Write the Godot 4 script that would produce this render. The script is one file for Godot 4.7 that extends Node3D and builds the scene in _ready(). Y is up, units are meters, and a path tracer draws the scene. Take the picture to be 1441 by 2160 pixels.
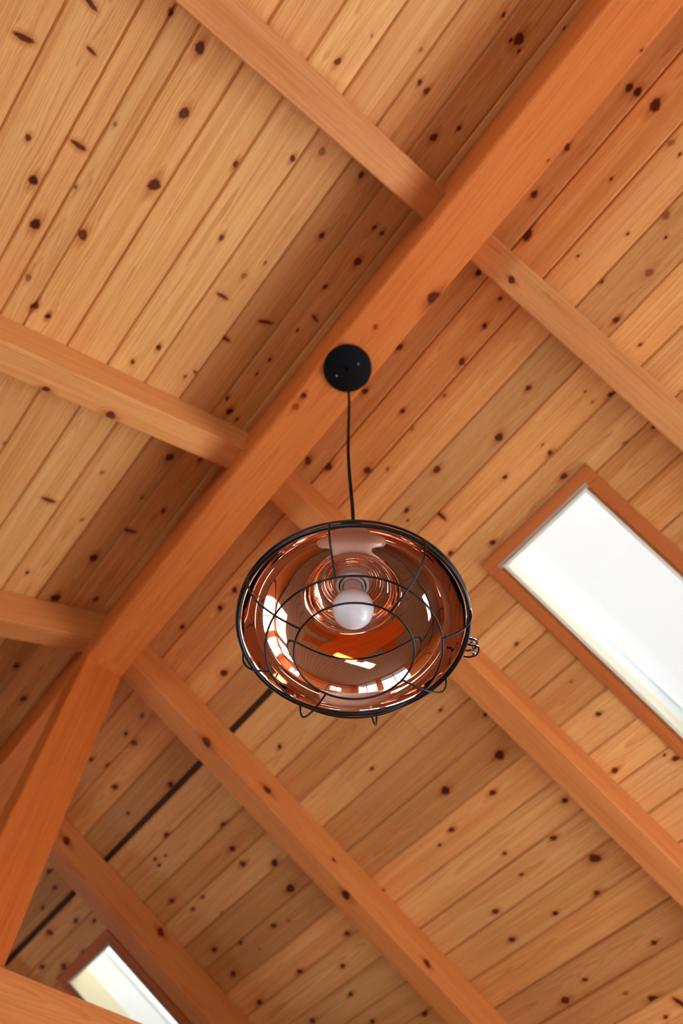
extends Node3D
# A boarded timber ceiling seen from below: ridge beam, rafters, king post truss, skylights, copper pendant lamp.
# X runs across the house (ridge at x = 0), Z along the ridge, Y is up, floor at y = 0.

const SLOPE := 0.43388          # roof pitch in radians
const APEX := 4.9513            # height of the boarding's underside at the ridge line
const RIDGE_W := 0.2027
const RIDGE_Y := 4.5            # underside of the ridge beam
const RAFTER_W := 0.1279
const RAFTER_D := 0.1969
const RAFTER_Z0 := 0.0168
const RAFTER_STEP := 1.379
# the pictures hold the palest wood; these bring them to the common tone of the boards and of the timbers
const BOARD := Color(1.0, 0.71, 0.46)
const TIMBER := Color(0.92, 0.62, 0.42)
const HALF_SPAN := 4.0
const Z_NEAR := 4.3
const Z_FAR := -8.1
const LAMP := Vector3(-0.0018, 2.757, -0.662)

# knots read off the boards, four numbers each: down the slope (mm), along the ridge (mm), radius (mm), kind (0 round, 1 spike, 2 faint)
const KNOTS_LEFT := [1631,-416,14,1,1455,-326,8,1,1356,-598,13,1,1497,-669,10,0,1425,-785,16,0,1354,-918,19,0,1288,-1112,13,2,1119,-303,18,0,1080,-567,22,0,1201,-864,18,0,1183,-106,18,0,706,-195,12,0,873,-337,12,0,763,-591,11,0,620,-790,12,1,594,-671,13,2,551,-578,6,0,626,-107,15,2,1217,-1202,13,0,1158,-1218,10,0,419,-357,13,0,261,-519,11,0,391,-791,14,1,204,-660,10,1,239,-748,7,0,1312,-82,10,0,1291,-471,8,2,771,155,12,0,1299,-727,8,2,1519,-214,12,1,540,377,8,2,468,300,10,0,424,298,12,0,356,657,8,0,243,647,21,0,268,623,8,0,212,623,7,0,279,201,15,0,214,291,10,0,721,293,6,2,116,789,5,0,436,-79,12,0,245,-202,10,0,199,-201,10,0,208,-354,18,0,1222,-1212,13,0,1161,-1221,10,0,722,-1123,12,0,781,-1235,10,0,548,-1191,7,0,512,-1151,9,1,498,-947,12,1,260,-929,9,0,268,-1019,7,0,315,-1192,10,0,264,-1246,17,0,206,-1269,9,0,607,-1814,10,2,1046,-1843,10,2,745,-2059,15,1,551,-2112,10,2,373,-1600,20,0,232,-1547,12,0,361,-1870,10,2,221,-1901,13,0,308,-2086,17,1,378,-2320,22,0,417,-2649,26,0,220,-2589,14,0,626,-2528,10,0,362,-3216,18,0,197,-3484,21,0]
const KNOTS_RIGHT := [248,799,15,0,283,806,16,0,370,809,22,0,213,511,12,0,232,306,14,0,320,174,22,0,431,527,7,0,511,748,13,2,795,365,16,2,831,156,12,0,567,740,7,0,626,420,6,0,537,242,6,0,411,-83,9,0,439,-208,11,0,267,-63,14,0,682,226,7,0,689,553,16,2,746,498,6,0,226,-1226,18,0,321,-1176,20,0,371,-2034,16,0,376,-2174,16,0,286,-2434,14,0,626,-2448,20,0,211,-524,15,0,439,-208,9,0,221,-781,15,0,469,-382,15,0,512,-546,10,2,415,-728,12,0,761,-274,12,0,817,-515,18,0,715,-813,16,0,741,-1058,12,0,778,-1090,6,0,1023,-414,11,0,977,-410,5,0,998,-141,7,2,946,-130,5,0,1032,-70,13,0,959,-626,10,0,874,-960,14,1,1129,-881,13,0,1137,-446,14,0,1184,-447,15,0,1029,-1061,12,0,1218,-174,12,2,1539,-1154,10,0,476,-1051,17,0,544,-977,11,2,1177,-1138,10,0,1248,-51,10,0,971,145,7,0,831,156,11,0,504,-756,8,2,446,-3064,13,0,444,-3243,13,0,515,-3248,20,0,390,-3581,14,0,489,-3515,15,0,607,-3589,20,0,837,-3259,19,0,774,-3656,12,0,1031,-3545,21,0,1215,-3173,20,0,1344,-3247,19,0,1448,-3267,20,0,1561,-3090,23,0,1724,-3137,26,0,1081,-3743,12,0,1123,-3751,12,0,1110,-3660,9,0,1328,-3872,16,0,1434,-3668,12,0,1448,-3788,12,0,1573,-3639,9,2,1821,-3411,16,0,1855,-3303,10,2,1710,-3883,16,0,1889,-3903,18,0,2111,-3901,19,0,2112,-3504,18,0,1118,-2519,13,0,1778,-3693,12,0,1873,-3615,9,2,2372,-3683,18,0,669,-4500,24,0,760,-4562,16,0,794,-4774,14,0,1007,-4619,18,0,1122,-4393,20,0,1090,-4491,15,0,941,-4882,24,0,1189,-4758,20,0,1165,-4997,24,0,1066,-5165,19,0,1536,-1675,10,0,1691,-1520,11,0,1879,-1622,25,0,1847,-1975,23,0,1998,-1794,16,0,2014,-2111,15,0,2037,-2225,9,0,2261,-1986,11,0,2231,-1548,14,0,2338,-1733,15,0,2524,-1653,25,0,2390,-2004,10,0,2462,-2263,16,0,2633,-2019,13,0,2662,-1778,15,0,2621,-2311,16,0,2993,-1748,13,0,2973,-2164,12,0,3007,-2333,20,0,3215,-1963,23,0,3288,-1875,18,1,3313,-1985,11,0,3125,-2053,12,2,1527,-2195,11,0,2014,-1121,12,0,2256,-1262,15,0,2370,-1020,14,0,2331,-1042,7,0,1826,-1100,7,2,2042,-2683,10,0,2105,-3058,17,0,2228,-3241,15,0,2378,-3338,14,0,2683,-3048,18,0,2565,-3359,15,0]

var M := {}
var rng := RandomNumberGenerator.new()
var used := {}

# ---------------------------------------------------------------- helpers
func numbered(called: String) -> String:
	if not used.has(called):
		used[called] = 0
		return called
	used[called] += 1
	return "%s_%03d" % [called, used[called]]

func tag(o: Node3D, label: String, category: String, group := "", kind := "") -> Node3D:
	if label: o.set_meta("label", label)
	if category: o.set_meta("category", category)
	if group: o.set_meta("group", group)
	if kind: o.set_meta("kind", kind)
	return o

func thing(called: String, label: String, category: String, at := Vector3.ZERO, group := "", kind := "") -> Node3D:
	var o := Node3D.new()
	o.name = numbered(called)
	add_child(o)
	o.position = at
	return tag(o, label, category, group, kind)

func new_st() -> SurfaceTool:
	var st := SurfaceTool.new()
	st.begin(Mesh.PRIMITIVE_TRIANGLES)
	return st

func obj(called: String, st: SurfaceTool, m: Material, parent: Node3D = null) -> MeshInstance3D:
	var o := MeshInstance3D.new()
	o.mesh = st.commit()
	o.material_override = null
	for k in o.mesh.get_surface_count(): o.mesh.surface_set_material(k, m)
	if parent:
		o.name = called
		parent.add_child(o, true)
	else:
		o.name = numbered(called)
		add_child(o)
	return o

func tri(st: SurfaceTool, p: Array, n: Array, uv: Array, c: Color) -> void:
	var order := [0, 1, 2]
	if (p[2] - p[0]).cross(p[1] - p[0]).dot(n[0] + n[1] + n[2]) < 0.0: order = [0, 2, 1]
	for i in order:
		st.set_color(c)
		st.set_normal(n[i])
		st.set_uv(uv[i])
		st.add_vertex(p[i])

func quad(st: SurfaceTool, p: Array, n: Array, uv: Array, c: Color) -> void:
	tri(st, [p[0], p[1], p[2]], [n[0], n[1], n[2]], [uv[0], uv[1], uv[2]], c)
	tri(st, [p[0], p[2], p[3]], [n[0], n[2], n[3]], [uv[0], uv[2], uv[3]], c)

# a straight bar: a convex profile (x, y of the frame) run along the frame's z from a to b.
# uv: u = z * su + ou, v = (profile x, or the way round the profile) * sv + ov
func bar(st: SurfaceTool, prof: PackedVector2Array, f: Transform3D, a: float, b: float, c: Color, uvm := [1.0, 0.0, 1.0, 0.0], around := false, skew := 0.0) -> void:
	# skew cuts the a end at an angle
	var mid := Vector2.ZERO
	for q in prof: mid += q / prof.size()
	var run := 0.0
	for i in prof.size():
		var p := prof[i]
		var q := prof[(i + 1) % prof.size()]
		var d := q - p
		var n2 := Vector2(d.y, -d.x).normalized()
		if n2.dot((p + q) / 2 - mid) < 0: n2 = -n2
		var n := f.basis * Vector3(n2.x, n2.y, 0)
		var v0: float = (run if around else p.x) * uvm[2] + uvm[3]
		var v1: float = (run + d.length() if around else q.x) * uvm[2] + uvm[3]
		var ua: float = a * uvm[0] + uvm[1]
		var ub: float = b * uvm[0] + uvm[1]
		quad(st, [f * Vector3(p.x, p.y, a - skew * p.y), f * Vector3(q.x, q.y, a - skew * q.y), f * Vector3(q.x, q.y, b), f * Vector3(p.x, p.y, b)], [n, n, n, n],
			[Vector2(ua - skew * p.y * uvm[0], v0), Vector2(ua - skew * q.y * uvm[0], v1), Vector2(ub, v1), Vector2(ub, v0)], c)
		run += d.length()
	for e in [[a, -1.0], [b, 1.0]]:
		var n := f.basis * Vector3(0, 0, e[1])
		for i in range(1, prof.size() - 1):
			var ps := []
			var us := []
			for k in [0, i, i + 1]:
				ps.append(f * Vector3(prof[k].x, prof[k].y, e[0] - (skew * prof[k].y if e[1] < 0 else 0.0)))
				us.append(Vector2(e[0] * uvm[0] + uvm[1] + prof[k].y * uvm[0], prof[k].x * uvm[2] + uvm[3]))
			tri(st, ps, [n, n, n], us, c)

func rect(x0: float, x1: float, y0: float, y1: float, ch := 0.0) -> PackedVector2Array:
	# starts at the top right corner and runs down the right side, along the bottom, up the left side
	if ch <= 0.0:
		return PackedVector2Array([Vector2(x1, y1), Vector2(x1, y0), Vector2(x0, y0), Vector2(x0, y1)])
	return PackedVector2Array([Vector2(x1, y1 - ch), Vector2(x1, y0 + ch), Vector2(x1 - ch, y0), Vector2(x0 + ch, y0), Vector2(x0, y0 + ch), Vector2(x0, y1 - ch), Vector2(x0 + ch, y1), Vector2(x1 - ch, y1)])

# box with chamfered long edges; axis 0, 1 or 2 says which way the grain runs
func box(st: SurfaceTool, c: Vector3, s: Vector3, ch := 0.0, axis := 2, col := Color.WHITE, basis := Basis.IDENTITY, uvm := [0.22, 0.0, 3.0, 0.0]) -> void:
	var b := Basis.IDENTITY
	var d := s
	if axis == 0:
		b = Basis(Vector3(0, 0, 1), Vector3(0, 1, 0), Vector3(-1, 0, 0))
		d = Vector3(s.z, s.y, s.x)
	elif axis == 1:
		b = Basis(Vector3(1, 0, 0), Vector3(0, 0, -1), Vector3(0, 1, 0))
		d = Vector3(s.x, s.z, s.y)
	bar(st, rect(-d.x / 2, d.x / 2, -d.y / 2, d.y / 2, ch), Transform3D(basis * b, c), -d.z / 2, d.z / 2, col, uvm, true)

# surface of revolution about y; smooth unless the profile repeats a point
func lathe(st: SurfaceTool, prof: Array, at: Vector3, sides: int, col := Color.WHITE) -> void:
	var nrm := []
	for i in prof.size():
		var a: Vector2 = prof[maxi(i - 1, 0)]
		var b: Vector2 = prof[mini(i + 1, prof.size() - 1)]
		if i > 0 and prof[i - 1].is_equal_approx(prof[i]): a = prof[i]
		if i < prof.size() - 1 and prof[i + 1].is_equal_approx(prof[i]): b = prof[i]
		var d := b - a
		nrm.append(Vector2(d.y, -d.x).normalized())
	for i in prof.size() - 1:
		var p: Vector2 = prof[i]
		var q: Vector2 = prof[i + 1]
		if p.is_equal_approx(q): continue
		for k in sides:
			var a := TAU * k / sides
			var b := TAU * (k + 1) / sides
			var ca := Vector3(cos(a), 0, sin(a))
			var cb := Vector3(cos(b), 0, sin(b))
			var np: Vector2 = nrm[i]
			var nq: Vector2 = nrm[i + 1]
			var up := Vector3.UP
			var ps := [at + ca * p.x + up * p.y, at + cb * p.x + up * p.y, at + cb * q.x + up * q.y, at + ca * q.x + up * q.y]
			var ns := [ca * np.x + up * np.y, cb * np.x + up * np.y, cb * nq.x + up * nq.y, ca * nq.x + up * nq.y]
			var us := [Vector2(float(k) / sides, p.y), Vector2(float(k + 1) / sides, p.y), Vector2(float(k + 1) / sides, q.y), Vector2(float(k) / sides, q.y)]
			if p.x < 1e-6: tri(st, [ps[0], ps[2], ps[3]], [ns[0], ns[2], ns[3]], [us[0], us[2], us[3]], col)
			elif q.x < 1e-6: tri(st, [ps[0], ps[1], ps[2]], [ns[0], ns[1], ns[2]], [us[0], us[1], us[2]], col)
			else: quad(st, ps, ns, us, col)

func spline(pts: Array, per: int, closed := false) -> Array:
	var out := []
	var n := pts.size()
	for i in (n if closed else n - 1):
		var p0 = pts[(i - 1 + n) % n] if closed or i > 0 else pts[i]
		var p1 = pts[i]
		var p2 = pts[(i + 1) % n]
		var p3 = pts[(i + 2) % n] if closed or i + 2 < n else p2
		for k in per: out.append(p1.cubic_interpolate(p2, p0, p3, float(k) / per))
	if not closed: out.append(pts[n - 1])
	return out

func tube(st: SurfaceTool, path: Array, r: float, sides := 8, closed := false, col := Color.WHITE) -> void:
	var n := path.size()
	var side := Vector3.ZERO
	var rings := []
	for i in n:
		var t: Vector3
		if closed: t = (path[(i + 1) % n] - path[(i - 1 + n) % n]).normalized()
		else: t = (path[mini(i + 1, n - 1)] - path[maxi(i - 1, 0)]).normalized()
		if side == Vector3.ZERO: side = t.cross(Vector3.UP if absf(t.y) < 0.9 else Vector3.RIGHT).normalized()
		side = (side - t * side.dot(t)).normalized()
		var o := t.cross(side)
		var ring := []
		for k in sides:
			var a := TAU * k / sides
			ring.append(side * cos(a) + o * sin(a))
		rings.append(ring)
	for i in (n if closed else n - 1):
		var j := (i + 1) % n
		for k in sides:
			var l := (k + 1) % sides
			var ns := [rings[i][k], rings[i][l], rings[j][l], rings[j][k]]
			quad(st, [path[i] + ns[0] * r, path[i] + ns[1] * r, path[j] + ns[2] * r, path[j] + ns[3] * r], ns, [Vector2.ZERO, Vector2.ZERO, Vector2.ZERO, Vector2.ZERO], col)
	if not closed:
		for e in [[0, 1], [n - 1, n - 2]]:
			var nn: Vector3 = (path[e[0]] - path[e[1]]).normalized()
			for k in range(1, sides - 1):
				tri(st, [path[e[0]] + rings[e[0]][0] * r, path[e[0]] + rings[e[0]][k] * r, path[e[0]] + rings[e[0]][k + 1] * r], [nn, nn, nn], [Vector2.ZERO, Vector2.ZERO, Vector2.ZERO], col)

# ---------------------------------------------------------------- wood
# Boards side by side in one picture: u along the grain, each band of rows its own board. Rings of a flat-sawn board bend round the knots.
func wood(size: Vector2i, metres: Vector2, bands: Array, knots: Array, seed_: int, base: Color, late: Color, contrast := 1.0) -> ImageTexture:
	var lw := size.x / 6
	var lh := size.y
	var mx := metres.x / lw
	var my := metres.y / lh
	var r := RandomNumberGenerator.new()
	r.seed = seed_
	var fn := FastNoiseLite.new()
	fn.seed = seed_
	fn.noise_type = FastNoiseLite.TYPE_PERLIN
	fn.frequency = 0.16
	fn.fractal_octaves = 3
	var ni := fn.get_image(lw / 5, lh, false, false, false)
	ni.resize(lw, lh, Image.INTERPOLATE_CUBIC)
	var fine := ni.get_data()
	fn.seed = seed_ + 7
	fn.frequency = 0.03
	ni = fn.get_image(lw / 3, lh, false, false, false)
	ni.resize(lw, lh, Image.INTERPOLATE_CUBIC)
	var broad := ni.get_data()
	var shift := PackedFloat32Array()
	shift.resize(lw * lh)
	for k in knots:
		var ku: float = k[0] / mx
		var kv: float = k[1] / my
		var su: float = (0.035 + k[2] * 2.0) / mx
		var sv: float = (0.008 + k[2] * 1.5) / my
		for i in range(int(ku - 2.2 * su), int(ku + 2.2 * su) + 1):
			for j in range(maxi(0, int(kv - 2.2 * sv)), mini(lh - 1, int(kv + 2.2 * sv)) + 1):
				var g := exp(-pow((i - ku) / su, 2) - pow((j - kv) / sv, 2))
				shift[posmod(i, lw) + j * lw] -= (j - kv) * my * g * 0.85
	var data := PackedByteArray()
	data.resize(lw * lh * 3)
	for b in bands:
		var yc: float = (b[0] + b[1]) / 2 * my + r.randf_range(-0.05, 0.05)
		var deep := r.randf_range(0.015, 0.07)
		var tilt := r.randf_range(-0.012, 0.012)
		var ring := r.randf_range(110.0, 190.0)
		var col := PackedFloat32Array()
		var off := PackedFloat32Array()
		var ph := r.randf() * TAU
		for i in lw:
			var x := i * mx
			col.append(absf(deep + tilt * x + 0.010 * sin(x * 1.7 + ph) + 0.004 * sin(x * 5.3 + ph * 2)))
			off.append(yc + 0.012 * sin(x * 0.9 + ph * 3) + 0.003 * sin(x * 4.1 + ph))
		for j in range(b[0], b[1]):
			var y: float = j * my
			for i in lw:
				var at := i + j * lw
				var dy := y + shift[at] - off[i]
				var d := col[i]
				var t := sqrt(dy * dy + d * d) * ring + (fine[at] - 128) * 0.0022
				t -= floorf(t)
				var g := t * t * t * 0.62 + (fine[at] - 128) * 0.0042
				g = clampf(g * contrast + (broad[at] - 128) * 0.0040 + 0.12, 0.0, 1.0)
				data[at * 3] = int(255.0 * lerpf(base.r, late.r, g))
				data[at * 3 + 1] = int(255.0 * lerpf(base.g, late.g, g))
				data[at * 3 + 2] = int(255.0 * lerpf(base.b, late.b, g))
	var im := Image.create_from_data(lw, lh, false, Image.FORMAT_RGB8, data)
	im.resize(size.x, size.y, Image.INTERPOLATE_CUBIC)
	var px := metres.x / size.x
	var py := metres.y / size.y
	for k in knots:
		var lo := 0
		var hi: int = size.y - 1
		var band_mid: float = k[1] / py
		for b in bands:
			if band_mid >= b[0] and band_mid < b[1]:
				lo = b[0]
				hi = b[1] - 1
		var ru: float = k[2] * (1.05 if k[3] != 1 else 0.62)
		var rv: float = k[2] * (0.95 if k[3] != 1 else 2.3)
		var lean := r.randf_range(-0.35, 0.35)
		var ph := r.randf() * TAU
		var span := int(ceil(k[2] * 5.0 / px))
		var rise := int(ceil(maxf(rv * 1.5, k[2] * 2.0) / py))
		var strength := 0.45 if k[3] == 2 else 1.0
		var lightness := r.randf()
		var tail := r.randf_range(1.2, 4.0) if k[3] != 1 else 1.0
		var cu := int(k[0] / px)
		var cv := int(k[1] / py)
		for j in range(maxi(lo, cv - rise), mini(hi, cv + rise) + 1):
			for i in range(cu - span, cu + span + 1):
				var x := (i - cu) * px
				var y := (j - cv) * py
				x -= y * lean
				var an := atan2(y / rv, x / ru)
				var e := sqrt(x * x / (ru * ru) + y * y / (rv * rv)) * (1.0 + 0.05 * sin(an * 2 + ph) + 0.07 * sin(an * 3 + ph * 3) + 0.05 * sin(an * 7 + ph * 2))
				# stained halo, drawn out along the grain
				var hl := sqrt(x * x / (9.0 * ru * ru) + y * y / (2.0 * rv * rv))
				var halo := clampf(1.3 - hl * 1.2 - 0.25 * sin(y * 900.0 + ph), 0, 1) * 0.6 * strength
				# a dark check running out of the knot along the grain
				var check := exp(-pow((y - 0.25 * rv * sin(ph)) / (0.16 * rv), 2)) * clampf(1.0 - absf(x) / (tail * ru), 0, 1) * 0.55 * strength
				var core := smoothstep(1.22, 0.62, e) * strength
				if halo <= 0.0 and core <= 0.0 and check <= 0.01: continue
				var ii := posmod(i, size.x)
				var c := im.get_pixel(ii, j)
				c = c.lerp(Color(0.72, 0.43, 0.22), halo * 1.1)
				c = c.lerp(Color(0.50, 0.25, 0.12), check)
				var rings := 0.5 + 0.5 * sin(e * 11.0 + ph)
				var kc := Color(0.44, 0.21, 0.105).lerp(Color(0.58, 0.31, 0.16), rings * 0.6 * lightness)
				kc = kc.lerp(Color(0.24, 0.10, 0.05), maxf(smoothstep(0.5, 0.8, e), 1.0 - lightness) * 0.7)
				im.set_pixel(ii, j, c.lerp(kc, core))
	return ImageTexture.create_from_image(im)

func mat(c: Color, rough := 0.6, metal := 0.0) -> StandardMaterial3D:
	var m := StandardMaterial3D.new()
	m.albedo_color = c
	m.roughness = rough
	m.metallic = metal
	return m

func wood_mat(t: Texture2D, rough: float) -> StandardMaterial3D:
	var m := StandardMaterial3D.new()
	m.albedo_texture = t
	m.vertex_color_use_as_albedo = true
	m.roughness = rough
	m.metallic_specular = 0.27
	return m

# boards of one slope: where the joints fall, and the picture that covers them
const LEFT := {"side": -1.0, "first": 0.150, "pitch": 0.1785, "z0": -4.3, "zl": 5.6}
const RIGHT := {"side": 1.0, "first": 0.1265, "pitch": 0.1822, "z0": -5.6, "zl": 6.9}

func make_materials() -> void:
	for s in [["left", LEFT, KNOTS_LEFT, 12, 11], ["right", RIGHT, KNOTS_RIGHT, 19, 23]]:
		var d: Dictionary = s[1]
		var n: int = s[3]
		var tall: float = n * d.pitch
		var px := 2048
		var bands := []
		for k in n: bands.append([int(round(px * k / float(n))), int(round(px * (k + 1) / float(n)))])
		var ks := []
		for i in range(0, s[2].size(), 4):
			var v: float = s[2][i] * 0.001 - (d.first - d.pitch)
			if v > 0 and v < tall: ks.append([s[2][i + 1] * 0.001 - d.z0, v, s[2][i + 2] * 0.001, s[2][i + 3]])
		M["boards_" + s[0]] = wood_mat(wood(Vector2i(2048, px), Vector2(d.zl, tall), bands, ks, s[4], Color(0.95, 0.80, 0.585), Color(0.82, 0.585, 0.36)), 0.6)
		d = {}
	# timbers: ten bands of 0.34 m: six rafters' faces unrolled, ridge, post, tie
	var tb := []
	for k in 10: tb.append([k * 204, (k + 1) * 204 if k < 9 else 2048])
	var tk := []
	for q in TIMBER_KNOTS: tk.append([q[1], q[0] * 0.34 + q[2], q[3], q[4]])
	M.timber = wood_mat(wood(Vector2i(2048, 2048), Vector2(4.6, 2048 / 204.0 * 0.34), tb, tk, 5, Color(0.95, 0.80, 0.60), Color(0.83, 0.615, 0.395), 0.8), 0.55)
	M.black = mat(Color(0.02, 0.021, 0.02), 0.6)
	M.black.metallic_specular = 0.25
	M.wire = mat(Color(0.045, 0.04, 0.038), 0.35, 0.3)
	M.copper = mat(Color(0.975, 0.80, 0.70), 0.03, 1.0)
	M.steel = mat(Color(0.62, 0.60, 0.57), 0.28, 1.0)
	M.porcelain = mat(Color(0.86, 0.85, 0.83), 0.25)
	M.frosted = mat(Color(0.91, 0.87, 0.84), 0.14)
	M.white_paint = mat(Color(0.90, 0.92, 0.92), 0.4)
	M.cream_paint = mat(Color(0.88, 0.85, 0.74), 0.45)
	M.warm_wall = mat(Color(0.92, 0.60, 0.32), 0.7)  # unseen walls, reddened to warm the light they bounce
	M.terrace = mat(Color(0.64, 0.80, 0.92), 0.85)  # blue tint added to cool the daylight bounced indoors
	M.deck = mat(Color(0.30, 0.17, 0.10), 0.95)
	var gl := mat(Color(0.95, 0.97, 0.97, 0.06), 0.02)
	gl.transparency = BaseMaterial3D.TRANSPARENCY_ALPHA
	M.glass = gl

# band, along (m from the ridge or from the near end), down the unrolled face, radius, kind
const TIMBER_KNOTS := [
	[3, 0.824, 0.195, 0.026, 0], [3, 1.228, 0.113, 0.022, 0], [3, 1.725, 0.112, 0.011, 0], [3, 1.876, 0.22, 0.024, 0], [3, 2.41, 0.14, 0.02, 0],
	[4, 0.621, 0.102, 0.024, 0], [4, 1.414, 0.045, 0.024, 0],
	[1, 1.083, 0.305, 0.014, 0], [1, 0.811, 0.297, 0.019, 0],
	[2, 0.425, 0.266, 0.014, 0],
	[6, 2.234, 0.052, 0.025, 0], [6, 2.463, 0.16, 0.011, 2], [6, 1.187, 0.05, 0.005, 0], [6, 2.868, 0.211, 0.012, 0], [6, 2.927, 0.207, 0.016, 2], [6, 1.619, 0.055, 0.004, 0],
]

# ---------------------------------------------------------------- the roof
func slope_frame(side: float) -> Transform3D:
	# x runs down the slope, y out through the roof, z along the ridge (mirrored for the left slope)
	var x := Vector3(side * cos(SLOPE), -sin(SLOPE), 0)
	var y := Vector3(side * sin(SLOPE), cos(SLOPE), 0)
	return Transform3D(Basis(x, y, Vector3(0, 0, 1)), Vector3(0, APEX, 0))

const HOLES := [[1.238, 2.42, -0.92, -0.42], [1.258, 2.62, -5.035, -4.51]]

func boarding(side_name: String, d: Dictionary, label: String) -> void:
	var root := thing("ceiling_" + side_name, label, "ceiling", Vector3.ZERO, "", "structure")
	var f := slope_frame(d.side)
	var holes: Array = HOLES if d.side > 0 else []
	var r := RandomNumberGenerator.new()
	r.seed = 77 if d.side > 0 else 31
	var rows := []
	var k := 0
	while d.first + d.pitch * (k - 1) < 4.42:
		var a: float = d.first + d.pitch * (k - 1)
		var b: float = a + d.pitch
		if d.side < 0 and k == 7:      # one course is made of two narrow boards
			rows.append([a, a + d.pitch / 2])
			rows.append([a + d.pitch / 2, b])
		else:
			rows.append([maxf(a, 0.03), b])
		k += 1
	var n := 0
	for row in rows:
		var cuts := [Z_FAR]
		var z := RAFTER_Z0 - 5 * RAFTER_STEP + RAFTER_STEP * (n % 3)
		while z < Z_NEAR - 0.5:
			cuts.append(z)
			z += RAFTER_STEP * (2 + r.randi() % 2)
		if d.side > 0 and n == 8: cuts = [Z_FAR, -4.12, -2.355, -1.848, 1.396]
		if d.side > 0 and n == 5: cuts = [Z_FAR, -5.5, -2.30, 0.017, 2.775]
		cuts.append(Z_NEAR)
		var spans := []
		for i in cuts.size() - 1: spans.append([cuts[i], cuts[i + 1]])
		for h in holes:
			if row[1] > h[0] + 0.02 and row[0] < h[1] - 0.02:
				var next := []
				for s in spans:
					if s[0] < h[2] and s[1] > h[3]: next.append_array([[s[0], h[2] - 0.01], [h[3] + 0.01, s[1]]])
					elif s[0] < h[2]: next.append([s[0], minf(s[1], h[2] - 0.01)])
					elif s[1] > h[3]: next.append([maxf(s[0], h[3] + 0.01), s[1]])
				spans = next
		for s in spans:
			if s[1] - s[0] < 0.02: continue
			var tone: Color = tone_of(d.side, row, (s[0] + s[1]) / 2, r)
			var v0: float = row[0] + 0.0008
			var v1: float = row[1] - 0.0008
			var st := new_st()
			var g := 0.0068
			if d.side > 0 and absf(row[0] - 0.855) < 0.03 and s[1] < -2.0: v0 += 0.034
			var prof := PackedVector2Array([Vector2(v0, 0.02), Vector2(v0, 0.0085), Vector2(v0 + g, 0), Vector2(v1 - g, 0), Vector2(v1, 0.0085), Vector2(v1, 0.02)])
			var tall: float = d.pitch * (12 if d.side < 0 else 19)
			var wander := r.randf_range(-0.0006, 0.0006)
			bar(st, prof, Transform3D(f.basis, f.origin + f.basis.y * wander), s[0] + 0.001, s[1] - 0.001, tone, [1.0 / d.zl, -d.z0 / d.zl, 1.0 / tall, -(d.first - d.pitch) / tall])
			obj("plank", st, M["boards_" + side_name], root)
		n += 1
	# sheathing above the boards
	var sh := new_st()
	var zs := [Z_FAR - 0.3]
	for h in holes: zs.append_array([h[2] if h[2] < -3 else h[2], h[3]])
	zs.append(Z_NEAR + 0.3)
	zs.sort()
	for i in zs.size() - 1:
		var cut := []
		for h in holes:
			if absf(h[2] - zs[i]) < 1e-4: cut = h
		if cut:
			bar(sh, rect(-0.05, cut[0], 0.022, 0.10), f, zs[i], zs[i + 1], Color.WHITE)
			bar(sh, rect(cut[1], 4.75, 0.022, 0.10), f, zs[i], zs[i + 1], Color.WHITE)
		else:
			bar(sh, rect(-0.05, 4.75, 0.022, 0.10), f, zs[i], zs[i + 1], Color.WHITE)
	obj("roof_sheathing", sh, M.deck, root)

# each board's own tone: pale sapwood to red heartwood
func tone_of(side: float, row: Array, z: float, r: RandomNumberGenerator) -> Color:
	var a := r.randf_range(0.88, 1.06)
	var warm := r.randf_range(-0.5, 1.0)
	var mid: float = (row[0] + row[1]) / 2
	if side < 0:
		warm *= 0.5
		if mid > 0.33 and mid < 0.51 and z < -1.0 and z > -4.0: a = 0.66; warm = 1.2
	else:
		a = r.randf_range(0.84, 1.0)
		warm = r.randf_range(0.2, 1.5)
		for q in [[0.75, 0.72, 1.0], [1.32, 0.78, 1.4], [1.67, 0.72, 1.3], [1.86, 0.70, 1.4], [0.22, 0.8, 0.8], [2.6, 0.85, 0.8], [2.96, 0.72, 1.2], [3.14, 0.75, 1.0]]:
			if absf(mid - q[0]) < 0.08: a = q[1] * r.randf_range(0.95, 1.05); warm = q[2]
	return Color(a, a * (1.0 - 0.10 * warm), a * (1.0 - 0.18 * warm)) * BOARD

func timber_uv(band: int) -> Array:
	return [1.0 / 4.6, 0.0, 1.0 / (2048 / 204.0 * 0.34), band * 204.0 / 2048.0]

func rafter(side: float, i: int, band: int, tone: Color, label: String, group: String) -> void:
	var z := RAFTER_Z0 - RAFTER_STEP * i
	var f := slope_frame(side)
	# frame: z down the slope, x along the ridge, y out of the roof
	var g := Transform3D(Basis(Vector3(0, 0, 1), f.basis.y, f.basis.x), Vector3(0, APEX, z))
	var st := new_st()
	bar(st, rect(-RAFTER_W / 2, RAFTER_W / 2, -RAFTER_D, -0.001, 0.005), g, (RIDGE_W / 2 - 0.003) / cos(SLOPE), 4.5, tone * TIMBER, timber_uv(band), true, tan(SLOPE))
	tag(obj("rafter", st, M.timber), label, "rafter", group)

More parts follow.
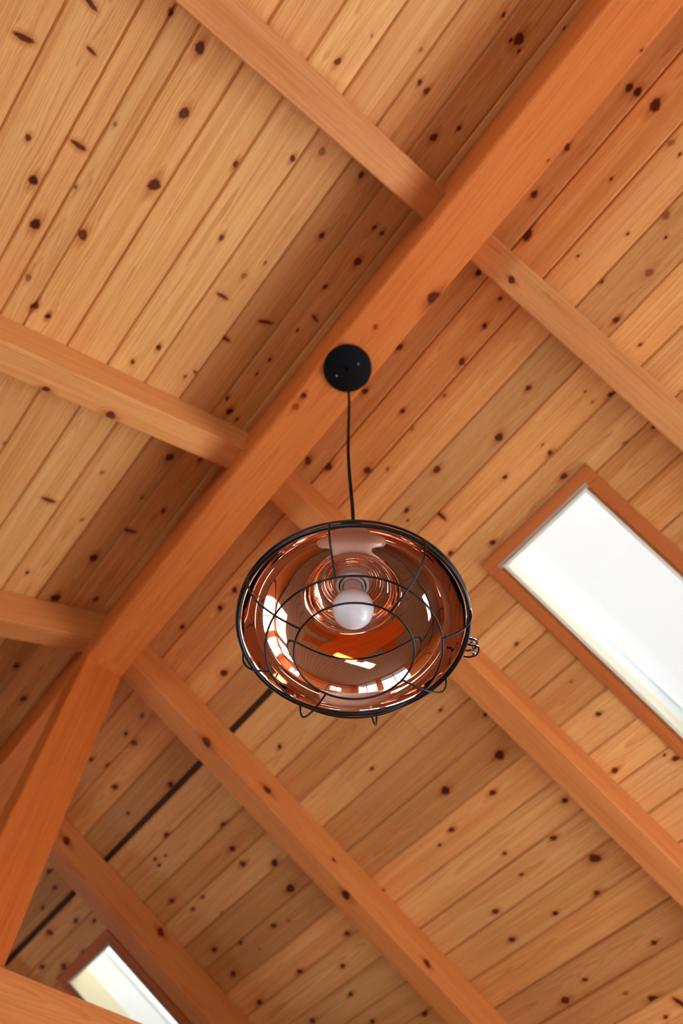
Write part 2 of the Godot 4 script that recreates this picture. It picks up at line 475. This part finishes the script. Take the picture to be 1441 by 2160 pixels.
func skylight(n: int, h: Array, label: String) -> void:
	var f := slope_frame(1.0)
	var root := thing("window_%d" % n, label, "skylight", Vector3.ZERO, "", "structure")
	var cw := 0.075
	var ct := 0.02
	# casing boards on the ceiling
	for q in [[h[0] - cw, h[0], h[2] - cw, h[3] + cw, 1], [h[1], h[1] + cw, h[2] - cw, h[3] + cw, 1], [h[0], h[1], h[2] - cw, h[2], 0], [h[0], h[1], h[3], h[3] + cw, 0]]:
		var st := new_st()
		if q[4] == 1:
			bar(st, rect(q[0], q[1], -ct, 0.0, 0.003), f, q[2], q[3], Color(0.68, 0.38, 0.24) * TIMBER, timber_uv(8), true)
		else:
			var g := Transform3D(Basis(Vector3(0, 0, 1), f.basis.y, f.basis.x), f.origin)
			bar(st, rect(q[2], q[3], -ct, 0.0, 0.003), g, q[0], q[1], Color(0.68, 0.38, 0.24) * TIMBER, timber_uv(8), true)
		obj("casing_board", st, M.timber, root)
	# the shaft: cream liner below, white sash above, each of four sides, stepped
	for q in [["shaft_liner", -0.02, 0.055, 0.012, M.cream_paint], ["shaft_liner", 0.055, 0.13, 0.006, M.cream_paint], ["sash_frame", 0.13, 0.30, 0.0, M.white_paint], ["sash_frame", 0.30, 0.34, 0.012, M.white_paint]]:
		var st := new_st()
		var t: float = 0.03
		var i: float = q[3]
		bar(st, rect(h[0] - t + i, h[0] + i, q[1], q[2]), f, h[2] - t + i, h[3] + t - i, Color.WHITE)
		bar(st, rect(h[1] - i, h[1] + t - i, q[1], q[2]), f, h[2] - t + i, h[3] + t - i, Color.WHITE)
		bar(st, rect(h[0] + i, h[1] - i, q[1], q[2]), f, h[2] - t + i, h[2] + i, Color.WHITE)
		bar(st, rect(h[0] + i, h[1] - i, q[1], q[2]), f, h[3] - i, h[3] + t - i, Color.WHITE)
		obj(q[0], st, q[4], root)
	var pn := new_st()
	bar(pn, rect(h[0] + 0.01, h[1] - 0.01, 0.322, 0.328), f, h[2] + 0.01, h[3] - 0.01, Color.WHITE)
	obj("pane", pn, M.glass, root)

# ---------------------------------------------------------------- the lamp
func ring_path(r: float, y: float, n: int) -> Array:
	var out := []
	for k in n: out.append(LAMP + Vector3(cos(TAU * k / n) * r, y, sin(TAU * k / n) * r))
	return out

func polar(deg: float, r: float, y: float) -> Vector3:
	return Vector3(cos(deg_to_rad(deg)) * r, y, sin(deg_to_rad(deg)) * r)

func pendant() -> void:
	var root := thing("pendant_lamp", "copper pendant lamp with black wire cage hanging from the ridge beam", "pendant lamp", LAMP)
	var o := -LAMP
	var top := RIDGE_Y - LAMP.y
	var st := new_st()
	lathe(st, [Vector2(0, top - 0.032), Vector2(0.012, top - 0.032), Vector2(0.088, top - 0.026), Vector2(0.097, top - 0.019), Vector2(0.0985, top - 0.012), Vector2(0.0985, top)], Vector3.ZERO, 64)
	var can := obj("canopy", st, M.black, root)
	st = new_st()
	lathe(st, [Vector2(0, top - 0.05), Vector2(0.007, top - 0.05), Vector2(0.007, top - 0.05), Vector2(0.009, top - 0.04), Vector2(0.011, top - 0.03)], Vector3(0, 0, 0), 20)
	obj("cord_grip", st, M.black, can)
	for q in [[68.0, 0.05], [248.0, 0.05]]:
		st = new_st()
		var c := polar(q[0], q[1], top - 0.0295)
		lathe(st, [Vector2(0, -0.002), Vector2(0.003, -0.0015), Vector2(0.004, 0.001)], c, 12)
		obj("screw", st, M.steel, can)
	# cord, not quite straight
	st = new_st()
	tube(st, spline([Vector3(0, top - 0.045, 0), Vector3(0.003, 1.35, 0.001), Vector3(-0.003, 0.85, -0.002), Vector3(0.004, 0.46, 0.003), Vector3(0, 0.265, 0)], 12), 0.0048, 10)
	obj("cord", st, M.black, root)
	# shade: closed shell, inside then outside
	var inner := spline([Vector2(0.2195, 0.002), Vector2(0.2160, 0.018), Vector2(0.2060, 0.043), Vector2(0.1890, 0.066), Vector2(0.1650, 0.085), Vector2(0.1350, 0.099), Vector2(0.1060, 0.106)], 6)
	var neck := spline([Vector2(0.1060, 0.106), Vector2(0.0985, 0.1095), Vector2(0.0970, 0.116), Vector2(0.0945, 0.128), Vector2(0.0870, 0.141), Vector2(0.0755, 0.149), Vector2(0.0665, 0.1505)], 6)
	var steps := spline([Vector2(0.0665, 0.1505), Vector2(0.0635, 0.1535), Vector2(0.0620, 0.1585), Vector2(0.0575, 0.1600), Vector2(0.0545, 0.1560), Vector2(0.0515, 0.1560), Vector2(0.0495, 0.1620), Vector2(0.0455, 0.1635), Vector2(0.0425, 0.1600), Vector2(0.0395, 0.1610), Vector2(0.030, 0.1640), Vector2(0.0, 0.1645)], 5)
	var prof: Array = [Vector2(0.2215, 0.0)]
	prof.append_array(inner)
	prof.append_array(neck.slice(1))
	prof.append_array(steps.slice(1))
	var shell: Array = []
	for p in prof: shell.append(p)
	var outer := spline([Vector2(0.0, 0.190), Vector2(0.035, 0.188), Vector2(0.055, 0.176), Vector2(0.066, 0.166), Vector2(0.088, 0.153), Vector2(0.098, 0.138), Vector2(0.101, 0.122), Vector2(0.110, 0.112), Vector2(0.137, 0.104), Vector2(0.168, 0.089), Vector2(0.193, 0.069), Vector2(0.210, 0.045), Vector2(0.2195, 0.019), Vector2(0.2235, 0.003), Vector2(0.2215, 0.0)], 5)
	st = new_st()
	lathe(st, shell, Vector3.ZERO, 128)
	lathe(st, outer, Vector3.ZERO, 128)
	var shade := obj("shade", st, M.copper, root)
	st = new_st()
	lathe(st, [Vector2(0, 0.27), Vector2(0.012, 0.27), Vector2(0.018, 0.255), Vector2(0.036, 0.232), Vector2(0.038, 0.215), Vector2(0.038, 0.185)], Vector3.ZERO, 40)
	obj("cap", st, M.black, shade)
	# socket and bulb
	st = new_st()
	lathe(st, [Vector2(0.0215, 0.156), Vector2(0.0215, 0.1375), Vector2(0.0230, 0.1355), Vector2(0.0262, 0.1360), Vector2(0.0268, 0.1380), Vector2(0.0268, 0.1450), Vector2(0.0268, 0.1450), Vector2(0.0290, 0.1450), Vector2(0.0290, 0.1450), Vector2(0.0290, 0.1420), Vector2(0.0305, 0.1400), Vector2(0.0345, 0.1410), Vector2(0.0360, 0.1440), Vector2(0.0360, 0.1645)], Vector3.ZERO, 48)
	var sock := obj("socket", st, M.porcelain, root)
	sock.set_meta("label", "white ceramic bulb socket")
	st = new_st()
	lathe(st, [Vector2(0.0268, 0.1440), Vector2(0.0276, 0.1425), Vector2(0.0284, 0.1425), Vector2(0.0290, 0.1440)], Vector3.ZERO, 40)
	obj("socket_ring", st, M.black, sock)
	st = new_st()
	var cb := 0.059
	var rb := 0.0425
	var bp := []
	for k in 17:
		var a := -PI / 2 + (PI * 0.5 + 0.80) * k / 16.0
		bp.append(Vector2(maxf(0.0, cos(a) * rb), cb + sin(a) * rb))
	bp[0] = Vector2(0, cb - rb)
	bp.append_array([Vector2(0.0245, cb + 0.0375), Vector2(0.0220, cb + 0.045), Vector2(0.0208, cb + 0.055), Vector2(0.0205, cb + 0.080)])
	lathe(st, bp, Vector3.ZERO, 56)
	obj("bulb", st, M.frosted, root).set_meta("label", "frosted white globe bulb, switched off")
	st = new_st()
	lathe(st, [Vector2(0.0150, cb + 0.079), Vector2(0.0150, cb + 0.103)], Vector3.ZERO, 32)
	obj("bulb_base", st, M.steel, root)
	# cage
	var cage := Node3D.new()
	cage.name = "cage"
	root.add_child(cage)
	st = new_st()
	var rr := ring_path(0.2268, -0.001, 128)
	for i in rr.size(): rr[i] += o
	tube(st, rr, 0.0042, 10, true)
	obj("rim_band", st, M.wire, cage)
	for q in [[0.2290, 0.012, 0.0026], [0.166, -0.075, 0.0021], [0.1125, -0.081, 0.0021]]:
		st = new_st()
		rr = ring_path(q[0], q[1], 112)
		for i in rr.size(): rr[i] += o
		tube(st, rr, q[2], 8, true)
		obj("ring", st, M.wire, cage)
	var angles := [4.0, 48.5, 94.0, 140.0, -171.0, -125.0, -80.0, -39.0]
	for k in 8:
		var a: float = angles[k]
		st = new_st()
		var pts := [polar(a, 0.2235, 0.012), polar(a, 0.2290, 0.006), polar(a, 0.2290, -0.010), polar(a, 0.2250, -0.030), polar(a, 0.2130, -0.051), polar(a, 0.1950, -0.065), polar(a, 0.166, -0.0765)]
		if k % 2 == 0: pts.append_array([polar(a, 0.140, -0.081), polar(a, 0.1125, -0.0825)])
		tube(st, spline(pts, 6), 0.0021, 8)
		obj("spoke", st, M.wire, cage)
	# clasp: two wire ears and a bolt with its nut
	var ca := 27.5
	for y in [0.004, -0.016]:
		st = new_st()
		tube(st, spline([polar(ca - 4.5, 0.2265, y), polar(ca - 4.0, 0.2400, y), polar(ca - 2.0, 0.2500, y), polar(ca + 1.0, 0.2510, y), polar(ca + 2.6, 0.2440, y), polar(ca + 3.0, 0.2265, y)], 6), 0.0022, 8)
		obj("clasp_loop", st, M.wire, cage)
	var bc := polar(ca - 0.5, 0.2415, 0)
	st = new_st()
	lathe(st, [Vector2(0, -0.024), Vector2(0.0042, -0.024), Vector2(0.0042, -0.018), Vector2(0.0042, -0.018), Vector2(0.0029, -0.018), Vector2(0.0029, 0.026), Vector2(0.0022, 0.0275), Vector2(0, 0.0275)], bc, 16)
	obj("bolt", st, M.steel, cage)
	st = new_st()
	lathe(st, [Vector2(0.0029, 0.006), Vector2(0.0062, 0.006), Vector2(0.0062, 0.006), Vector2(0.0062, 0.011), Vector2(0.0062, 0.011), Vector2(0.0029, 0.011)], bc, 6)
	obj("nut", st, M.steel, cage)

# ---------------------------------------------------------------- the room below, seen in the lamp's mirror finish
func glazed_wall(called: String, from: Vector3, along: Vector3, length: float, height: float, panes: Array, sill: float, head: float, label: String, first: int) -> int:
	# a wall 0.16 thick with openings [start, end] along it; timber mullions and panes in each
	var basis := Basis(along.cross(Vector3.UP), Vector3.UP, along)
	var f := Transform3D(basis, from)
	var root := thing(called, label, "wall", Vector3.ZERO, "", "structure")
	var st := new_st()
	var x := 0.0
	for p in panes:
		bar(st, rect(-0.08, 0.08, 0, height), f, x, p[0], Color.WHITE)
		bar(st, rect(-0.08, 0.08, 0, sill), f, p[0], p[1], Color.WHITE)
		bar(st, rect(-0.08, 0.08, head, height), f, p[0], p[1], Color.WHITE)
		x = p[1]
	bar(st, rect(-0.08, 0.08, 0, height), f, x, length, Color.WHITE)
	obj("wall_panel", st, M.warm_wall, root)
	var n := first
	for p in panes:
		var w := thing("window_%d" % n, "tall timber-framed window in the %s" % label, "window", Vector3.ZERO, "", "structure")
		n += 1
		for s in [p[0] + 0.03, p[1] - 0.03, (p[0] + p[1]) / 2]:
			st = new_st()
			var g := Transform3D(Basis(basis.x, -basis.z, basis.y), from)
			bar(st, rect(-0.05, 0.05, -s - 0.03, -s + 0.03), g, sill, head, TIMBER, timber_uv(9), true)
			obj("mullion", st, M.timber, w)
		for y in [sill + 0.03, head - 0.03]:
			st = new_st()
			bar(st, rect(-0.05, 0.05, y - 0.03, y + 0.03), f, p[0], p[1], TIMBER, timber_uv(9), true)
			obj("rail", st, M.timber, w)
		st = new_st()
		bar(st, rect(-0.003, 0.003, sill + 0.05, head - 0.05), f, p[0] + 0.05, p[1] - 0.05, Color.WHITE)
		obj("pane", st, M.glass, w)
	return n

func gable(z: float, called: String, parent: Node3D) -> void:
	var st := new_st()
	var y0 := 3.098
	var p := PackedVector2Array([Vector2(-HALF_SPAN - 0.1, y0), Vector2(HALF_SPAN + 0.1, y0), Vector2(HALF_SPAN + 0.1, y0 + 0.02), Vector2(0, APEX + 0.06), Vector2(-HALF_SPAN - 0.1, y0 + 0.02)])
	bar(st, p, Transform3D(Basis.IDENTITY, Vector3.ZERO), z - 0.08, z + 0.08, Color.WHITE)
	obj(called, st, M.warm_wall, parent)

func room() -> void:
	var fl := thing("floor", "grey boarded floor of the room under the roof", "floor", Vector3.ZERO, "", "structure")
	M.floor_board = wood_mat((M.timber as StandardMaterial3D).albedo_texture, 0.55)
	var k := 0
	var x := -HALF_SPAN
	rng.seed = 9
	M.floor_grey = mat(Color(0.66, 0.68, 0.73), 0.35)
	while x < HALF_SPAN - 0.01:
		var st := new_st()
		bar(st, rect(x + 0.006, x + 0.194, -0.03, 0.0, 0.004), Transform3D.IDENTITY, Z_FAR, Z_NEAR, Color.WHITE)
		obj("floorboard", st, M.floor_grey, fl)
		x += 0.2
		k += 1
	var sub := new_st()
	bar(sub, rect(-HALF_SPAN - 0.1, HALF_SPAN + 0.1, -0.25, -0.032), Transform3D.IDENTITY, Z_FAR - 0.1, Z_NEAR + 0.1, Color.WHITE)
	obj("subfloor", sub, M.deck, fl)
	var n := 3
	var length := Z_NEAR - Z_FAR
	n = glazed_wall("wall_right", Vector3(HALF_SPAN + 0.08, 0, Z_FAR), Vector3(0, 0, 1), length, 3.06, [[7.0, 9.2], [9.6, 11.8]], 0.15, 2.7, "wall under the skylight slope", n)
	n = glazed_wall("wall_left", Vector3(-HALF_SPAN - 0.08, 0, Z_FAR), Vector3(0, 0, 1), length, 3.06, [[7.0, 9.2], [9.6, 11.8]], 0.15, 2.7, "wall under the slope without skylights", n)
	n = glazed_wall("wall_front", Vector3(-HALF_SPAN, 0, Z_NEAR + 0.08), Vector3(1, 0, 0), 2 * HALF_SPAN, 3.1, [[1.4, 2.6], [5.4, 6.6]], 0.9, 1.9, "gable wall at the lamp end", n)
	n = glazed_wall("wall_back", Vector3(-HALF_SPAN, 0, Z_FAR - 0.08), Vector3(1, 0, 0), 2 * HALF_SPAN, 3.1, [[2.8, 4.2]], 0.9, 2.2, "far gable wall", n)
	for q in [["wall_front_gable", Z_NEAR + 0.08], ["wall_back_gable", Z_FAR - 0.08]]:
		gable(q[1], "gable_panel", thing(q[0], "boarded triangle of the gable wall up to the roof", "wall", Vector3.ZERO, "", "structure"))
	var tr := thing("terrace", "unseen ground round the house, tinted blue to cool the bounced light", "terrace", Vector3.ZERO, "", "structure")
	var st := new_st()
	bar(st, rect(-40, 40, -0.45, -0.26), Transform3D.IDENTITY, -40, 40, Color.WHITE)
	obj("paving", st, M.terrace, tr)

func furniture() -> void:
	var t := thing("dining_table", "orange wooden dining table standing under the pendant lamp", "table", Vector3(0.12, 0, -0.98))
	for k in 5:
		var st := new_st()
		box(st, Vector3(-0.36 + 0.18 * k, 0.735, 0), Vector3(0.178, 0.03, 1.5), 0.003, 2, Color(0.95, 0.66, 0.45) * TIMBER, Basis.IDENTITY, timber_uv(k))
		obj("tabletop_board", st, M.timber, t)
	for q in [[-0.38, 0.0, 0.02, 1.4], [0.38, 0.0, 0.02, 1.4]]:
		var st := new_st()
		box(st, Vector3(q[0], 0.675, q[1]), Vector3(q[2], 0.09, q[3]), 0.002, 2, Color(0.9, 0.62, 0.42) * TIMBER, Basis.IDENTITY, timber_uv(2))
		obj("apron", st, M.timber, t)
	for q in [[-0.38, -0.68], [0.38, -0.68], [-0.38, 0.68], [0.38, 0.68]]:
		var st := new_st()
		box(st, Vector3(q[0], 0.36, q[1]), Vector3(0.07, 0.72, 0.07), 0.005, 1, Color(0.9, 0.62, 0.42) * TIMBER, Basis.IDENTITY, timber_uv(3))
		obj("leg", st, M.timber, t)
	var first: Node3D = null
	var spots := [[Vector3(0.78, 0, -0.45), -PI / 2, "wooden chair at the window side of the table, by its lamp end"], [Vector3(0.78, 0, -1.2), -PI / 2, "wooden chair at the window side of the table, by its far end"], [Vector3(-0.55, 0, -1.25), PI / 2, "wooden chair alone on the other side of the table"]]
	for s in spots:
		var c: Node3D
		if first == null:
			c = thing("dining_chair", s[2], "chair", s[0], "chairs at the dining table")
			first = c
			var st := new_st()
			box(st, Vector3(0, 0.445, 0), Vector3(0.42, 0.03, 0.42), 0.006, 2, Color(0.8, 0.6, 0.45) * TIMBER, Basis.IDENTITY, timber_uv(1))
			obj("seat", st, M.timber, c)
			for q in [[-0.18, 0.18, 0.43], [0.18, 0.18, 0.43], [-0.18, -0.19, 0.88], [0.18, -0.19, 0.88]]:
				st = new_st()
				box(st, Vector3(q[0], q[2] / 2, q[1]), Vector3(0.036, q[2], 0.036), 0.004, 1, Color(0.8, 0.6, 0.45) * TIMBER, Basis.IDENTITY, timber_uv(4))
				obj("leg", st, M.timber, c)
			st = new_st()
			for y in [0.62, 0.72, 0.82]: box(st, Vector3(0, y, -0.19), Vector3(0.36, 0.06, 0.02), 0.004, 0, Color(0.8, 0.6, 0.45) * TIMBER, Basis.IDENTITY, timber_uv(0))
			obj("backrest", st, M.timber, c)
		else:
			c = first.duplicate()
			c.name = numbered("dining_chair")
			add_child(c)
			c.position = s[0]
			c.set_meta("label", s[2])
		c.rotation.y = s[1]

# ---------------------------------------------------------------- all together
func _ready() -> void:
	var cam := Camera3D.new()
	cam.name = "camera"
	add_child(cam)
	cam.position = Vector3(-0.5565, 1.6, 0)
	cam.rotation = Vector3(1.08581, -0.66986, 0.00126)
	cam.near = 0.05
	cam.far = 200.0
	var lens := CameraAttributesPhysical.new()
	lens.frustum_focal_length = 17.046
	lens.frustum_near = 0.05
	lens.frustum_far = 200.0
	lens.frustum_focus_distance = 1.52
	lens.exposure_aperture = 1.75
	cam.attributes = lens
	cam.current = true

	var we := WorldEnvironment.new()
	we.name = "environment"
	var env := Environment.new()
	env.background_mode = Environment.BG_SKY
	var sky := Sky.new()
	var sm := ProceduralSkyMaterial.new()
	sm.sky_top_color = Color(0.937, 0.933, 0.930)
	sm.sky_horizon_color = Color(0.945, 0.94, 0.935)
	sm.ground_bottom_color = Color(0.6, 0.58, 0.55)
	sm.ground_horizon_color = Color(0.9, 0.9, 0.9)
	sm.sun_angle_max = 2.0
	sm.sun_curve = 0.02
	sky.sky_material = sm
	env.sky = sky
	env.background_energy_multiplier = 1.0
	env.tonemap_mode = Environment.TONE_MAPPER_LINEAR
	env.tonemap_exposure = 1.0
	env.sdfgi_enabled = true
	env.ssao_enabled = true
	env.ssil_enabled = true
	we.environment = env
	add_child(we)

	var sun := DirectionalLight3D.new()
	sun.name = "sun"
	add_child(sun)
	sun.light_color = Color(1.0, 0.98, 0.96)
	sun.light_energy = 18.5
	sun.light_angular_distance = 0.6
	sun.shadow_enabled = true
	sun.sky_mode = DirectionalLight3D.SKY_MODE_LIGHT_ONLY
	var az := deg_to_rad(-13.0)
	var el := deg_to_rad(58.0)
	sun.look_at_from_position(Vector3.ZERO, -Vector3(cos(az) * cos(el), sin(el), sin(az) * cos(el)))

	make_materials()
	boarding("left", LEFT, "knotty pine boards of the roof slope without skylights")
	boarding("right", RIGHT, "knotty pine boards of the roof slope with the skylights")

	# ridge beam, with the band of the timber picture that starts at its near end
	var st := new_st()
	var rp := rect(-RIDGE_W / 2, RIDGE_W / 2, RIDGE_Y, APEX - 0.05, 0.008)
	var ruv := timber_uv(6)
	ruv[0] = -1.0 / 4.6
	ruv[1] = 2.0 / 4.6
	ruv[3] += (0.055 - 0.405) / (2048 / 204.0 * 0.34)
	bar(st, rp, Transform3D.IDENTITY, Z_FAR, Z_NEAR, Color(0.88, 0.50, 0.27) * TIMBER, ruv, true)
	tag(obj("ridge_beam", st, M.timber), "thick orange-brown ridge beam carrying the pendant lamp", "beam")

	var slopes := "rafters of the boarded roof"
	rafter(-1, 0, 0, Color(0.88, 0.72, 0.58), "reddish rafter with a dark square end at the ridge, slope without skylights", slopes)
	rafter(-1, 1, 1, Color(1.02, 0.94, 0.78), "rafter with light painted in as pale yellow, two knots on its lower arris, slope without skylights", slopes)  # paler tone paints in some of the light on its underside
	rafter(-1, 2, 5, Color(0.86, 0.66, 0.49), "rafter meeting the ridge at the king post, slope without skylights", slopes)
	rafter(1, 0, 2, Color(0.88, 0.74, 0.61), "smooth pinkish rafter beside the upper skylight, on the side away from the lamp", slopes)
	rafter(1, 1, 7, Color(0.82, 0.60, 0.42), "rafter behind the copper lamp, its edge lit yellow beside the large skylight", slopes)
	rafter(1, 2, 3, Color(0.82, 0.58, 0.39), "knotty rafter springing from the king post head, slope with skylights", slopes)
	rafter(1, 3, 4, Color(0.76, 0.52, 0.35), "dark reddish rafter alongside the small skylight beyond the king post", slopes)
	var others := {-2: "last plain rafter before the gable wall at the lamp end", -1: "plain rafter second from the gable wall at the lamp end", 3: "plain rafter next past the king post", 4: "plain rafter second past the king post", 5: "last plain rafter before the far gable wall"}
	for i in others: rafter(-1, i, (i + 12) % 6, Color(0.88, 0.74, 0.62), others[i] + ", slope without skylights", slopes)
	for i in [-2, -1, 4, 5]: rafter(1, i, (i + 9) % 6, Color(0.88, 0.74, 0.62), others[i] + ", slope with skylights", slopes)

	# king post truss: tie beam across the house, post up to the ridge
	st = new_st()
	bar(st, rect(-RIDGE_W / 2, RIDGE_W / 2, -0.1, 0.1, 0.006), Transform3D(Basis(Vector3(1, 0, 0), Vector3(0, 0, -1), Vector3(0, 1, 0)), Vector3(0, 0, -2.741)), 3.017, RIDGE_Y, Color(0.72, 0.37, 0.18) * TIMBER, timber_uv(7), true)
	tag(obj("king_post", st, M.timber), "dark orange king post rising from tie beam to ridge beam", "post")
	st = new_st()
	bar(st, rect(-0.14, 0.14, -0.32, 0.0, 0.004), Transform3D(Basis(Vector3(0, 0, -1), Vector3(0, 1, 0), Vector3(1, 0, 0)), Vector3(0, 3.017, -2.741)), -3.66, 3.66, Color(0.84, 0.65, 0.48) * TIMBER, timber_uv(8), true)
	tag(obj("tie_beam", st, M.timber), "pale horizontal tie beam under the king post, crossing the small skylight", "beam")

	skylight(1, HOLES[0], "large bright skylight with brown casing beside the pendant lamp")
	skylight(2, HOLES[1], "small bright skylight partly hidden by the pale tie beam")
	pendant()
	room()
	furniture()
